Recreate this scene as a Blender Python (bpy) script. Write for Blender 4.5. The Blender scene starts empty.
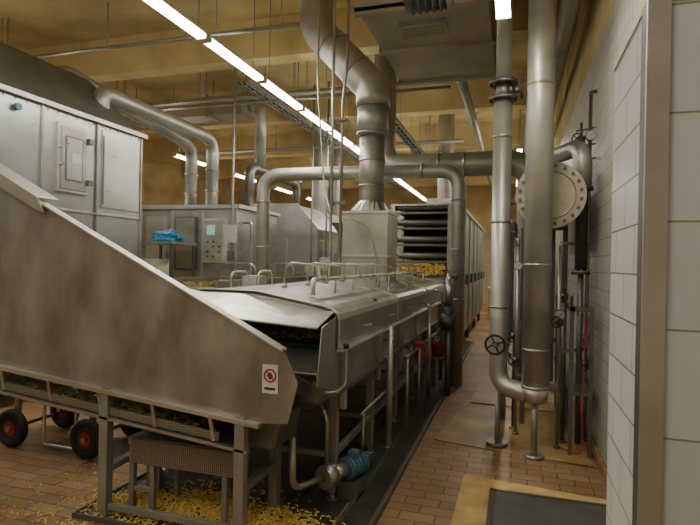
import bpy, bmesh, math, random
from mathutils import Vector, Matrix
random.seed(7)
scene = bpy.context.scene

# ---------------------------------------------------------------- materials
MATS = {}
def newmat(name):
    m = bpy.data.materials.new(name); m.use_nodes = True
    MATS[name] = m
    nt = m.node_tree
    return m, nt, nt.nodes['Principled BSDF']
def N(nt, t, **kw):
    n = nt.nodes.new(t)
    for k, v in kw.items(): setattr(n, k, v)
    return n
def ramp(nt, c0, c1, p0=0.3, p1=0.7):
    r = N(nt, 'ShaderNodeValToRGB')
    r.color_ramp.elements[0].position = p0; r.color_ramp.elements[0].color = (*c0, 1)
    r.color_ramp.elements[1].position = p1; r.color_ramp.elements[1].color = (*c1, 1)
    return r
def steel(name, c, metal=0.88, rough=0.36, var=0.16, scale=(1.0, 1.0, 1.6), blot=1.8, brush=True, dark=None):
    m, nt, b = newmat(name)
    g = N(nt, 'ShaderNodeNewGeometry')
    mp = N(nt, 'ShaderNodeMapping'); mp.inputs['Scale'].default_value = scale
    nt.links.new(g.outputs['Position'], mp.inputs['Vector'])
    n1 = N(nt, 'ShaderNodeTexNoise'); n1.inputs['Scale'].default_value = blot
    n1.inputs['Detail'].default_value = 6; n1.inputs['Roughness'].default_value = 0.55
    nt.links.new(mp.outputs[0], n1.inputs['Vector'])
    r = ramp(nt, dark or tuple(x*(1-var) for x in c), tuple(min(1, x*(1+var*0.6)) for x in c), 0.35, 0.68)
    nt.links.new(n1.outputs['Fac'], r.inputs['Fac'])
    nt.links.new(r.outputs['Color'], b.inputs['Base Color'])
    b.inputs['Metallic'].default_value = metal
    n2 = N(nt, 'ShaderNodeTexNoise'); n2.inputs['Scale'].default_value = 4
    n2.inputs['Detail'].default_value = 5
    mp2 = N(nt, 'ShaderNodeMapping'); mp2.inputs['Scale'].default_value = (1, 1, 14) if brush else (1, 1, 1)
    nt.links.new(g.outputs['Position'], mp2.inputs['Vector']); nt.links.new(mp2.outputs[0], n2.inputs['Vector'])
    mr = N(nt, 'ShaderNodeMapRange')
    mr.inputs['To Min'].default_value = max(0.05, rough-0.08); mr.inputs['To Max'].default_value = rough+0.12
    nt.links.new(n2.outputs['Fac'], mr.inputs['Value'])
    nt.links.new(mr.outputs[0], b.inputs['Roughness'])
    return m
def plain(name, c, rough=0.5, metal=0.0, var=0.15, scale=6):
    return steel(name, c, metal, rough, var, (1, 1, 1), scale, False)
steel('stainless', (0.46, 0.46, 0.43), var=0.2, dark=(0.35, 0.33, 0.28))
steel('stainless_bright', (0.58, 0.61, 0.60), 0.93, 0.30, 0.12)
steel('stainless_light', (0.60, 0.60, 0.56), 0.85, 0.34)
steel('stainless_dark', (0.20, 0.20, 0.18), 0.8, 0.45)
steel('stainless_stained', (0.40, 0.405, 0.39), 0.70, 0.38, 0.30, (1, 1, 0.5), 3.2, True, (0.25, 0.235, 0.20))
steel('insulation_cladding', (0.47, 0.465, 0.42), 0.7, 0.42, 0.22)
steel('galvanised', (0.33, 0.33, 0.30), 0.6, 0.5, 0.25)
steel('plenum_sheet', (0.42, 0.38, 0.28), 0.35, 0.5, 0.2)
plain('black_rubber', (0.02, 0.02, 0.02), 0.6)
plain('dark_paint', (0.045, 0.045, 0.04), 0.55)
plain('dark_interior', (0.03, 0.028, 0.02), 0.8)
plain('red_plastic', (0.40, 0.02, 0.015), 0.45)
plain('blue_plastic', (0.03, 0.24, 0.46), 0.4)
plain('blue_paint_and_reflection', (0.08, 0.17, 0.25), 0.45)
plain('white_paint', (0.65, 0.65, 0.60), 0.4, 0, 0.05)
plain('cream_sheet', (0.62, 0.58, 0.45), 0.6, 0, 0.1)
plain('flange_face', (0.55, 0.52, 0.42), 0.5, 0.3, 0.2)
plain('yellow_product', (0.80, 0.57, 0.14), 0.6, 0, 0.3, 30)
plain('olive_product', (0.42, 0.36, 0.09), 0.7, 0, 0.5, 20)
steel('cardboard', (0.44, 0.29, 0.11), 0.0, 0.42, 0.3, (1, 1, 1), 1.6, False, (0.20, 0.12, 0.045))
plain('yellow_board', (0.60, 0.42, 0.17), 0.6, 0, 0.25, 5)
plain('rubber_mat', (0.085, 0.085, 0.075), 0.5, 0, 0.3, 3)
plain('concrete_beige', (0.58, 0.46, 0.21), 0.85, 0, 0.3, 0.9)
plain('concrete_beam', (0.70, 0.56, 0.27), 0.85, 0, 0.28, 0.9)
plain('gutter_metal', (0.10, 0.10, 0.088), 0.3, 0.5, 0.4, 4)
plain('label_grey', (0.5, 0.5, 0.47), 0.4)
def emis(name, c, s):
    m, nt, b = newmat(name)
    b.inputs['Base Color'].default_value = (*c, 1)
    b.inputs['Emission Color'].default_value = (*c, 1)
    b.inputs['Emission Strength'].default_value = s
emis('tube_glow', (1.0, 0.96, 0.84), 27)
emis('screen_glow', (0.3, 0.5, 0.45), 0.5)

def tiles(name, axes, w, h, c, mortar, grout=0.006, rough=0.25, offset=0.0, var=0.1, dirt=(0.6, 0.5, 0.35), zoff=0.0, dirtamt=0.35, bump=0.4):
    m, nt, b = newmat(name)
    g = N(nt, 'ShaderNodeNewGeometry'); s = N(nt, 'ShaderNodeSeparateXYZ')
    nt.links.new(g.outputs['Position'], s.inputs[0])
    co = N(nt, 'ShaderNodeCombineXYZ')
    nt.links.new(s.outputs[axes[0]], co.inputs[0])
    ad = N(nt, 'ShaderNodeMath', operation='SUBTRACT'); ad.inputs[1].default_value = zoff
    nt.links.new(s.outputs[axes[1]], ad.inputs[0]); nt.links.new(ad.outputs[0], co.inputs[1])
    br = N(nt, 'ShaderNodeTexBrick'); br.offset = offset; br.squash = 1.0
    br.inputs['Scale'].default_value = 1
    br.inputs['Brick Width'].default_value = w; br.inputs['Row Height'].default_value = h
    br.inputs['Mortar Size'].default_value = grout; br.inputs['Mortar Smooth'].default_value = 0.3
    br.inputs['Color1'].default_value = (*[x*(1-var) for x in c], 1)
    br.inputs['Color2'].default_value = (*[min(1, x*(1+var)) for x in c], 1)
    br.inputs['Mortar'].default_value = (*mortar, 1)
    nt.links.new(co.outputs[0], br.inputs['Vector'])
    n = N(nt, 'ShaderNodeTexNoise'); n.inputs['Scale'].default_value = 1.3; n.inputs['Detail'].default_value = 7
    nt.links.new(g.outputs['Position'], n.inputs['Vector'])
    r = ramp(nt, (1, 1, 1), dirt, 0.4, 0.75)
    nt.links.new(n.outputs['Fac'], r.inputs['Fac'])
    mx = N(nt, 'ShaderNodeMix', data_type='RGBA', blend_type='MULTIPLY'); mx.inputs[0].default_value = dirtamt
    nt.links.new(br.outputs['Color'], mx.inputs[6]); nt.links.new(r.outputs['Color'], mx.inputs[7])
    nt.links.new(mx.outputs[2], b.inputs['Base Color'])
    mr = N(nt, 'ShaderNodeMapRange'); mr.inputs['To Min'].default_value = rough; mr.inputs['To Max'].default_value = rough+0.3
    nt.links.new(n.outputs['Fac'], mr.inputs['Value']); nt.links.new(mr.outputs[0], b.inputs['Roughness'])
    bp = N(nt, 'ShaderNodeBump', invert=True); bp.inputs['Strength'].default_value = bump; bp.inputs['Distance'].default_value = 0.004
    nt.links.new(br.outputs['Fac'], bp.inputs['Height']); nt.links.new(bp.outputs[0], b.inputs['Normal'])
tiles('floor_tiles', (0, 1), 0.24, 0.12, (0.33, 0.205, 0.11), (0.12, 0.085, 0.05), 0.006, 0.30, 0.5, 0.18, (0.5, 0.42, 0.3), 0, 0.75)
tiles('wall_tiles', (1, 2), 0.15, 0.15, (0.47, 0.46, 0.41), (0.22, 0.21, 0.17), 0.005, 0.3, 0.0, 0.05)
tiles('near_tiles_side', (1, 2), 0.30, 0.15, (0.64, 0.65, 0.61), (0.18, 0.17, 0.15), 0.0035, 0.2, 0.5, 0.03, zoff=0.03, dirtamt=0.15)
tiles('near_tiles_end', (0, 2), 0.60, 0.30, (0.58, 0.62, 0.61), (0.28, 0.25, 0.20), 0.0035, 0.18, 0.0, 0.03, zoff=0.03, dirtamt=0.15)
tiles('back_wall_tiles', (0, 2), 0.15, 0.15, (0.46, 0.40, 0.26), (0.25, 0.2, 0.12), 0.005, 0.3, 0.0, 0.05)

m, nt, b = newmat('perforated_steel')
b.inputs['Metallic'].default_value = 0.6; b.inputs['Roughness'].default_value = 0.5
g = N(nt, 'ShaderNodeNewGeometry'); v = N(nt, 'ShaderNodeTexVoronoi'); v.inputs['Scale'].default_value = 70; v.inputs['Randomness'].default_value = 0.0
nt.links.new(g.outputs['Position'], v.inputs['Vector'])
r = ramp(nt, (0.03, 0.03, 0.02), (0.30, 0.28, 0.22), 0.30, 0.40)
nt.links.new(v.outputs['Distance'], r.inputs['Fac']); nt.links.new(r.outputs['Color'], b.inputs['Base Color'])

# ---------------------------------------------------------------- builder
class B:
    def __init__(s): s.v = []; s.f = []; s.m = []; s.s = []; s.ml = []
    def mi(s, mat):
        if mat not in s.ml: s.ml.append(mat)
        return s.ml.index(mat)
    def add(s, vs, fs, mat, smooth=False):
        o = len(s.v); s.v += [tuple(x) for x in vs]; k = s.mi(mat)
        for i, f in enumerate(fs):
            s.f.append([a+o for a in f]); s.m.append(k)
            s.s.append(smooth[i] if isinstance(smooth, list) else smooth)
    def box(s, x0, x1, y0, y1, z0, z1, mat):
        vs = [(x, y, z) for x in (x0, x1) for y in (y0, y1) for z in (z0, z1)]
        s.add(vs, [(0,1,3,2),(4,6,7,5),(0,4,5,1),(2,3,7,6),(0,2,6,4),(1,5,7,3)], mat)
    def bar(s, p0, p1, w, h, mat):
        p0, p1 = Vector(p0), Vector(p1); d = (p1-p0).normalized()
        up = Vector((0,0,1)) if abs(d.z) < 0.95 else Vector((0,1,0))
        a = d.cross(up).normalized(); c = a.cross(d).normalized()
        vs = [p + a*i*w/2 + c*j*h/2 for p in (p0, p1) for i in (-1, 1) for j in (-1, 1)]
        s.add(vs, [(0,1,3,2),(4,6,7,5),(0,4,5,1),(2,3,7,6),(0,2,6,4),(1,5,7,3)], mat)
    def prism(s, poly, ax, a0, a1, mat):
        n = len(poly)
        def P(p, a):
            if ax == 'y': return (p[0], a, p[1])
            if ax == 'x': return (a, p[0], p[1])
            return (p[0], p[1], a)
        vs = [P(p, a0) for p in poly] + [P(p, a1) for p in poly]
        fs = [list(range(n)), list(range(2*n-1, n-1, -1))] + [[i, (i+1) % n, n+(i+1) % n, n+i] for i in range(n)]
        s.add(vs, fs, mat)
    def loft(s, rings, mat, smooth=False):
        n = len(rings[0]); vs = [p for r_ in rings for p in r_]; fs = []
        for k in range(len(rings)-1):
            for i in range(n): fs.append([k*n+i, k*n+(i+1) % n, (k+1)*n+(i+1) % n, (k+1)*n+i])
        sm = [smooth]*len(fs)
        fs.append(list(range(n))); fs.append([(len(rings)-1)*n+i for i in range(n)]); sm += [False, False]
        s.add(vs, fs, mat, sm)
    def cyl(s, p0, p1, r, mat, r1=None, seg=24):
        s.tube([p0, p1], [r, r if r1 is None else r1], mat, seg)
    def tube(s, pts, rs, mat, seg=16):
        pts = [Vector(p) for p in pts]
        if not isinstance(rs, (list, tuple)): rs = [rs]*len(pts)
        t = (pts[1]-pts[0]).normalized()
        u = t.orthogonal().normalized(); rings = []
        for i, p in enumerate(pts):
            if i == 0: tt = pts[1]-pts[0]
            elif i == len(pts)-1: tt = pts[-1]-pts[-2]
            else: tt = (pts[i+1]-p).normalized() + (p-pts[i-1]).normalized()
            tt.normalize(); q = t.rotation_difference(tt); u = (q @ u).normalized(); t = tt
            w = t.cross(u)
            rings.append([p + (u*math.cos(2*math.pi*k/seg) + w*math.sin(2*math.pi*k/seg))*rs[i] for k in range(seg)])
        s.loft(rings, mat, True)
    def pipe(s, pts, r, mat, bend=None, seg=16, nb=7):
        pts = [Vector(p) for p in pts]; bend = bend or r*2.2; out = [pts[0]]
        for i in range(1, len(pts)-1):
            a, p, c = pts[i-1], pts[i], pts[i+1]
            d0 = (a-p); d1 = (c-p); L = min(bend, d0.length*0.49, d1.length*0.49)
            q0 = p + d0.normalized()*L; q1 = p + d1.normalized()*L
            for k in range(nb+1):
                tt = k/nb; out.append(q0*(1-tt)**2 + p*2*tt*(1-tt) + q1*tt*tt)
        out.append(pts[-1]); s.tube(out, r, mat, seg)
    def flange(s, p, axis, r, th, mat, bolts=8, boltmat='stainless_dark', br=0.012):
        p = Vector(p); axis = Vector(axis).normalized()
        s.cyl(p-axis*th/2, p+axis*th/2, r, mat, seg=36)
        u = axis.orthogonal().normalized(); w = axis.cross(u)
        for k in range(bolts):
            q = p + (u*math.cos(2*math.pi*k/bolts) + w*math.sin(2*math.pi*k/bolts))*r*0.87
            s.cyl(q-axis*(th/2+br), q+axis*(th/2+br), br, boltmat, seg=6)
    def torus(s, c, axis, R, r, mat, seg=28, sg=10):
        c = Vector(c); axis = Vector(axis).normalized(); u = axis.orthogonal().normalized(); w = axis.cross(u)
        vs = []; fs = []
        for i in range(seg):
            a = 2*math.pi*i/seg; dr = u*math.cos(a)+w*math.sin(a)
            for j in range(sg):
                bb = 2*math.pi*j/sg; vs.append(c + dr*(R+r*math.cos(bb)) + axis*r*math.sin(bb))
        for i in range(seg):
            for j in range(sg):
                fs.append([i*sg+j, ((i+1) % seg)*sg+j, ((i+1) % seg)*sg+(j+1) % sg, i*sg+(j+1) % sg])
        s.add(vs, fs, mat, True)
    def valve(s, p, axis, r, mat='stainless_dark', wheel='dark_paint'):
        p = Vector(p); a = Vector(axis).normalized()
        s.cyl(p-Vector((0, 0, r*1.4)), p+Vector((0, 0, r*1.4)), r*1.5, mat, seg=14)
        s.cyl(p, p+a*r*4, r*0.5, mat, seg=10); s.torus(p+a*r*4, a, r*2.0, r*0.3, wheel, 18, 6)
        o = a.orthogonal().normalized()*r*2.0; s.cyl(p+a*r*4-o, p+a*r*4+o, r*0.22, wheel, seg=6)
        o = a.cross(o); s.cyl(p+a*r*4-o, p+a*r*4+o, r*0.22, wheel, seg=6)
    def gauge(s, p, r=0.05):
        p = Vector(p); s.cyl(p, p+Vector((0, -0.035, 0)), r, 'stainless_dark', seg=20); s.cyl(p+Vector((0, -0.035, 0)), p+Vector((0, -0.038, 0)), r*0.85, 'white_paint', seg=20)
        s.bar(p+Vector((0, -0.039, 0)), p+Vector((r*0.5, -0.039, r*0.4)), 0.003, 0.004, 'black_rubber')
    def bits(s, n, fn, mat, size=0.04):
        for _ in range(n):
            c = Vector(fn()); l = size*random.uniform(0.5, 1.3)/2; w = size*0.13
            R = Matrix.Rotation(random.uniform(0, 6.28), 3, 'Z') @ Matrix.Rotation(random.uniform(-0.35, 0.35), 3, 'Y')
            vs = [c + R @ Vector((i*l, j*w, k*w)) for i in (-1, 1) for j in (-1, 1) for k in (-1, 1)]
            s.add(vs, [(0,1,3,2),(4,6,7,5),(0,4,5,1),(2,3,7,6),(0,2,6,4),(1,5,7,3)], mat)
    def build(s, name, bevel=0.0):
        xs = [v[0] for v in s.v]; ys = [v[1] for v in s.v]; zs = [v[2] for v in s.v]
        o = Vector(((min(xs)+max(xs))/2, (min(ys)+max(ys))/2, min(zs)))
        me = bpy.data.meshes.new(name)
        me.from_pydata([tuple(Vector(v)-o) for v in s.v], [], s.f)
        for mt in s.ml: me.materials.append(MATS[mt])
        for i, p in enumerate(me.polygons): p.material_index = s.m[i]; p.use_smooth = s.s[i]
        bm = bmesh.new(); bm.from_mesh(me); bmesh.ops.recalc_face_normals(bm, faces=bm.faces); bm.to_mesh(me); bm.free()
        ob = bpy.data.objects.new(name, me); ob.location = o; scene.collection.objects.link(ob)
        if bevel:
            md = ob.modifiers.new('bevel', 'BEVEL'); md.width = bevel; md.segments = 2; md.limit_method = 'ANGLE'; md.angle_limit = math.radians(50)
        return ob
SS, SL, SD, SB = 'stainless', 'stainless_light', 'stainless_dark', 'stainless_bright'
IC = 'insulation_cladding'
CZ = 5.6
CT = CZ-0.003

# ---------------------------------------------------------------- room
b = B(); b.box(-13, 1.7, -4, 24, -0.12, 0, 'floor_tiles'); b.build('floor')
b = B(); b.box(-13, 1.7, -4, 24, CZ, CZ+0.15, 'concrete_beige'); b.build('ceiling')
b = B(); b.box(-13.15, -13, -4, 24, 0, CZ, 'concrete_beige'); b.build('wall_left')
b = B(); b.box(-13, 1.7, 24, 24.15, 0, 2.8, 'back_wall_tiles'); b.box(-13, 1.7, 24, 24.15, 2.8, CZ, 'concrete_beige'); b.build('wall_back')
b = B(); b.box(-13, 1.7, -4.15, -4, 0, CZ, 'concrete_beige'); b.build('wall_front')
b = B(); b.box(0.74, 0.9, 2.2, 24, 0, 3.9, 'wall_tiles'); b.box(0.74, 0.9, 2.2, 24, 3.9, CZ, 'concrete_beige')
b.box(0.66, 0.74, 3.0, 3.4, 0, CZ, 'concrete_beam'); b.build('wall_right')
b = B(); b.box(1.55, 1.7, -4, 1.66, 0, CZ, 'wall_tiles'); b.build('wall_right_entry')
PX = 0.345
b = B(); b.box(PX, PX+0.01, 1.66, 2.2, 0, 2.44, 'near_tiles_side'); b.box(PX+0.01, 1.55, 1.66, 1.67, 0, 2.44, 'near_tiles_end')
b.box(PX+0.01, 1.55, 1.67, 2.2, 0, 2.42, 'concrete_beige'); b.box(PX-0.005, 1.55, 1.655, 2.2, 2.44, 2.47, 'cream_sheet'); b.build('wall_partition')
b = B(); b.box(PX-0.008, PX, 1.65, 1.715, 0, 2.45, SD); b.box(PX-0.008, PX+0.052, 1.645, 1.653, 0, 2.45, SL)
b.build('trim_1', 0.002)
b = B(); b.box(0.70, 0.738, 4.0, 23.9, 0.0, 0.10, 'floor_tiles'); b.build('baseboard_right')
for y in (0.7, 4.2, 7.9, 11.5, 15.1, 18.7, 22.3):
    b = B(); b.prism([(y-0.2, CZ), (y+0.2, CZ), (y+0.16, CZ-0.62), (y-0.16, CZ-0.62)], 'x', -12.98, 0.72, 'concrete_beam')
    b.build('ceiling_beam')

# ---------------------------------------------------------------- lights
def fixture_mesh(L, drop):
    b = B(); b.prism([(-0.05, 0.0), (0.05, 0.0), (0.03, 0.05), (-0.03, 0.05)], 'y', -L/2, L/2, 'white_paint')
    b.box(-0.055, 0.055, -L/2+0.02, L/2-0.02, -0.05, -0.001, 'tube_glow')
    b.box(-0.06, 0.06, -L/2, -L/2+0.02, -0.055, 0, 'white_paint'); b.box(-0.06, 0.06, L/2-0.02, L/2, -0.055, 0, 'white_paint')
    for yy in (-L/2+0.2, L/2-0.2): b.cyl((0, yy, 0.05), (0, yy, drop), 0.006, 'galvanised', seg=6)
    me_ob = b.build('tmp'); me = me_ob.data
    off = me_ob.location.copy(); me.transform(Matrix.Translation(off)); bpy.data.objects.remove(me_ob)
    return me
FM = fixture_mesh(1.36, CT-4.3)
def fixtures(x, z, ys, power, mesh, L=1.36, col=(1.0, 0.94, 0.78)):
    for y in ys:
        o = bpy.data.objects.new('fluorescent_light', mesh); o.location = (x, y, z); scene.collection.objects.link(o)
        ld = bpy.data.lights.new('lamp', 'AREA'); ld.shape = 'RECTANGLE'; ld.size = 0.11; ld.size_y = L; ld.energy = power; ld.color = col
        lo = bpy.data.objects.new('lamp', ld); lo.parent = o; lo.location = (0, 0, -0.055); scene.collection.objects.link(lo)
fixtures(-3.5, 4.3, [-2.6+1.45*i for i in range(5)], 10, FM)
fixtures(-3.5, 4.3, [-2.6+1.45*i for i in range(5, 17)], 16, FM)
fixtures(-8.1, 4.3, [0.3+2.9*i for i in range(8)], 32, FM, col=(0.94, 0.96, 0.92))
fixtures(0.05, 4.3, [12.8, 14.3, 17.2, 20.1], 20, FM)
FM2 = fixture_mesh(1.36, CT-3.80)
fixtures(-0.13, 3.80, [3.9], 10, FM2, col=(1, 0.9, 0.70))
fixtures(-0.8, 3.80, [-2.2, 0.3], 8, FM2, col=(0.88, 0.96, 1.0))  # added lamps out of view behind the camera, cool light for the tiled partition

# ---------------------------------------------------------------- inclined infeed conveyor
b = B()
tz = lambda x: 1.185 + (-1.285-x)*0.486
bz = lambda x: 0.73 + (-1.445-x)*0.094
near = [(-5.0, tz(-5.0)), (-1.285, 1.185), (-1.19, 0.99), (-1.25, 0.75), (-1.445, 0.73), (-5.0, bz(-5.0))]
far = [(-5.0, tz(-5.0)-0.3), (-1.285, 0.90), (-1.19, 0.85), (-1.25, 0.75), (-1.445, 0.73), (-5.0, bz(-5.0))]
b.prism(near, 'y', 2.85, 2.858, 'stainless_stained')
b.prism(far, 'y', 3.35, 3.358, SS)
b.prism([(-5.0, tz(-5.0)), (-1.285, 1.185), (-1.285, 1.17), (-5.0, tz(-5.0)-0.015)], 'y', 2.825, 2.90, SL)
b.prism([(-5.0, tz(-5.0)-0.30), (-1.285, 0.885), (-1.285, 0.87), (-5.0, tz(-5.0)-0.315)], 'y', 3.31, 3.38, SL)
b.prism([(-5.0, tz(-5.0)-0.55), (-1.4, 0.80), (-1.4, 0.78), (-5.0, tz(-5.0)-0.60)], 'y', 2.858, 3.35, 'dark_paint')
for i in range(14):
    x = -4.8+i*0.25; z = (tz(-5.0)-0.55) + (x+5.0)*(0.80-(tz(-5.0)-0.55))/3.6
    b.box(x-0.008, x+0.008, 2.87, 3.34, z, z+0.05, SS)
b.bar((-5.0, 2.835, bz(-5.0)), (-1.42, 2.835, bz(-1.42)), 0.05, 0.03, SL)
b.bar((-5.0, 2.85, bz(-5.0)-0.13), (-1.7, 2.85, bz(-1.7)-0.13), 0.02, 0.05, 'perforated_steel')
b.bar((-5.0, 2.84, bz(-5.0)-0.175), (-1.5, 2.84, bz(-1.5)-0.175), 0.04, 0.02, SS)
b.bar((-5.0, 3.1, bz(-5.0)-0.18), (-1.6, 3.1, bz(-1.6)-0.18), 0.5, 0.012, SD)
x = -4.7
while x < -1.5:
    b.bar((x, 2.84, bz(x)), (x+0.03, 2.845, bz(x)-0.16), 0.025, 0.025, SS); x += 0.42
b.prism([(-3.9, tz(-3.9)+0.05), (-3.12, tz(-3.12)+0.03), (-3.06, tz(-3.06)-0.05), (-3.12, tz(-3.12)-0.06), (-3.9, tz(-3.9)-0.06)], 'y', 2.812, 2.825, SL)
b.prism([(-3.9, tz(-3.9)+0.05), (-3.12, tz(-3.12)+0.03), (-3.12, tz(-3.12)+0.02), (-3.9, tz(-3.9)+0.04)], 'y', 2.82, 3.0, SL)
for x in (-4.4, -2.54, -1.55):
    b.box(x-0.033, x+0.033, 2.82, 2.88, 0.0, bz(x)+0.02, 'galvanised')
    b.box(x-0.033, x+0.033, 3.30, 3.36, 0.0, bz(x)+0.02, 'galvanised')
    b.box(x-0.03, x+0.03, 2.88, 3.30, 0.30, 0.34, 'galvanised')
    b.box(x-0.055, x+0.055, 2.80, 2.90, 0.0, 0.014, SS); b.box(x-0.055, x+0.055, 3.28, 3.38, 0, 0.014, SS)
b.box(-2.52, -1.57, 2.835, 2.865, 0.06, 0.10, 'galvanised')
b.prism([(-1.62, 0.74), (-1.34, 0.74), (-1.38, 0.55), (-1.52, 0.55)], 'y', 2.96, 3.28, SD)
b.build('inclined_infeed_conveyor', 0.002)

b = B(); b.box(-1.415, -1.315, 2.843, 2.847, 0.92, 1.09, 'white_paint')
b.torus((-1.365, 2.842, 1.025), (0, 1, 0), 0.036, 0.005, 'red_plastic')
b.bar((-1.39, 2.841, 1.05), (-1.34, 2.841, 1.00), 0.004, 0.008, 'red_plastic')
b.box(-1.375, -1.355, 2.8415, 2.843, 1.005, 1.04, 'black_rubber'); b.box(-1.385, -1.345, 2.8415, 2.843, 1.02, 1.028, 'black_rubber')
b.box(-1.40, -1.33, 2.8415, 2.843, 0.94, 0.955, 'black_rubber')
b.build('prohibition_sign')

b = B()
b.bits(1300, lambda: ((lambda x: (x, random.uniform(2.88, 3.3), bz(x)-0.165+random.uniform(0, 0.035)))(random.uniform(-4.6, -1.9))), 'olive_product', 0.04)
b.build('spilled_product_on_pan')
b = B()
b.box(-2.72, -1.1, 2.78, 3.95, 0.0, 0.012, 'gutter_metal')
b.box(-2.72, -1.1, 2.77, 2.785, 0.0, 0.035, SD); b.box(-2.73, -2.715, 2.77, 3.95, 0.0, 0.035, SD)
b.build('floor_drip_tray')
b = B()
def fl(cx, cy, sx, sy, lim=2.8):
    return lambda: (random.gauss(cx, sx), max(lim, random.gauss(cy, sy)), 0.018+abs(random.gauss(0, 0.010)))
b.bits(2300, fl(-1.98, 3.12, 0.30, 0.16), 'yellow_product', 0.024)
b.bits(700, fl(-2.45, 3.02, 0.18, 0.10), 'yellow_product', 0.024)
b.bits(1500, fl(-1.38, 3.0, 0.16, 0.14), 'yellow_product', 0.024)
def fl2():
    x = random.gauss(-2.3, 0.5); return (x, random.uniform(2.62, 2.76), 0.005+abs(random.gauss(0, 0.004)))
b.bits(260, fl2, 'yellow_product', 0.024)
b.bits(120, lambda: (random.uniform(-3.4, -2.75), random.uniform(2.7, 3.6), 0.005), 'yellow_product', 0.024)
b.build('spilled_yellow_product')

b = B()
for x in (-2.42, -2.26, -1.72):
    for y in (2.97, 3.24): b.box(x-0.018, x+0.018, y-0.018, y+0.018, 0.012, 0.46, 'galvanised')
for y in (2.97, 3.24): b.box(-2.45, -1.68, y-0.02, y+0.02, 0.46, 0.50, 'galvanised')
b.box(-2.42, -1.66, 2.945, 2.951, 0.34, 0.50, 'perforated_steel')
b.box(-2.45, -1.66, 2.955, 3.26, 0.50, 0.508, 'perforated_steel')
b.box(-2.42, -2.26, 2.96, 2.98, 0.15, 0.18, 'galvanised')
b.build('mesh_guard_stand', 0.002)

# ---------------------------------------------------------------- main blancher / cooker
b = B()
Y0, Y1 = 3.45, 9.3
prof = [(-1.15, 1.10), (-1.15, 1.30), (-1.165, 1.34), (-1.20, 1.37), (-1.26, 1.39), (-1.80, 1.48), (-2.20, 1.48), (-2.70, 1.39), (-2.76, 1.34), (-2.77, 1.10)]
inner = [(-1.165, 1.10), (-1.165, 1.30), (-1.178, 1.33), (-1.21, 1.355), (-1.265, 1.375), (-1.80, 1.465), (-2.20, 1.465), (-2.69, 1.375), (-2.745, 1.34), (-2.755, 1.10)]
def shell(ya, yb, off=0.0, mat='stainless'):
    n = len(prof); vs = []
    for y in (ya, yb):
        for p in prof: vs.append((p[0]+ (off if p[0] > -2 else -off), y, p[1]+off*(1 if p[1] > 1.2 else 0)))
        for p in inner: vs.append((p[0], y, p[1]))
    fs = []
    for i in range(n-1):
        fs += [[i, i+1, 2*n+i+1, 2*n+i], [n+i, n+i+1, 3*n+i+1, 3*n+i], [i, i+1, n+i+1, n+i], [2*n+i, 2*n+i+1, 3*n+i+1, 3*n+i]]
    b.add(vs, fs, mat)
shell(Y0, Y1)
for y in (5.4, 7.35): shell(y-0.03, y+0.03, 0.008, SS)
shell(Y0, Y0+0.03, 0.008, SL); shell(Y1-0.04, Y1, 0.01, SL)
b.add([(-1.9, 3.46, 1.48), (-1.18, 3.46, 1.365), (-1.20, 3.18, 1.28), (-2.35, 3.18, 1.34), (-2.35, 3.46, 1.48),
       (-1.9, 3.46, 1.47), (-1.18, 3.46, 1.355), (-1.20, 3.18, 1.265), (-2.35, 3.18, 1.325), (-2.35, 3.46, 1.47)],
      [(0,1,2,3,4), (9,8,7,6,5), (0,1,6,5), (1,2,7,6), (2,3,8,7), (3,4,9,8), (4,0,5,9)], SL)
tank = [(-1.15, 1.10), (-1.17, 1.06), (-1.17, 0.80), (-1.35, 0.66), (-2.55, 0.66), (-2.75, 0.80), (-2.75, 1.06), (-2.77, 1.10)]
b.prism(tank, 'y', Y0+0.02, Y1, SS)
b.box(-1.17, -1.10, Y0, Y1, 1.085, 1.10, SL)
b.box(-1.17, -1.13, Y0, Y1, 0.79, 0.82, SD)
b.prism([(3.10, 0.92), (3.47, 0.80), (3.47, 1.33), (3.18, 1.28), (3.14, 1.1)], 'x', -1.175, -1.165, SS)
b.prism([(3.18, 0.92), (3.47, 0.80), (3.47, 1.33), (3.18, 1.28)], 'x', -2.36, -2.35, SS)
b.add([(-2.35, 3.19, 0.98), (-1.175, 3.19, 0.98), (-1.175, 3.50, 1.12), (-2.35, 3.50, 1.12), (-2.35, 3.19, 0.965), (-1.175, 3.19, 0.965), (-1.175, 3.50, 1.10), (-2.35, 3.50, 1.10)],
      [(0,1,2,3), (7,6,5,4), (0,1,5,4), (1,2,6,5), (2,3,7,6), (3,0,4,7)], SS)
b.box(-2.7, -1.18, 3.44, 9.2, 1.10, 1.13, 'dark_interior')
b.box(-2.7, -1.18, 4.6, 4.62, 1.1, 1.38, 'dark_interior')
for y in (3.6, 4.6, 5.6, 6.6, 7.6, 8.6, 9.2):
    b.box(-1.17, -1.13, y-0.025, y+0.025, 0.66, 1.08, SS)
    for x in (-1.22, -2.68):
        b.box(x-0.03, x+0.03, y-0.03, y+0.03, 0.06, 0.80, 'galvanised')
        b.cyl((x, y, 0.0), (x, y, 0.08), 0.02, SS); b.cyl((x, y, 0), (x, y, 0.015), 0.05, SS)
    b.box(-2.68, -1.22, y-0.02, y+0.02, 0.30, 0.34, 'galvanised')
b.box(-1.24, -1.20, 3.6, 9.2, 0.30, 0.34, 'galvanised'); b.box(-2.70, -2.66, 3.6, 9.2, 0.30, 0.34, 'galvanised')
for y in (4.1, 5.0, 5.9, 6.8, 7.8, 8.7):
    b.pipe([(-1.15, y, 1.2), (-1.11, y, 1.2), (-1.11, y+0.12, 1.2), (-1.15, y+0.12, 1.2)], 0.006, SS, 0.02, 8)
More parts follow.
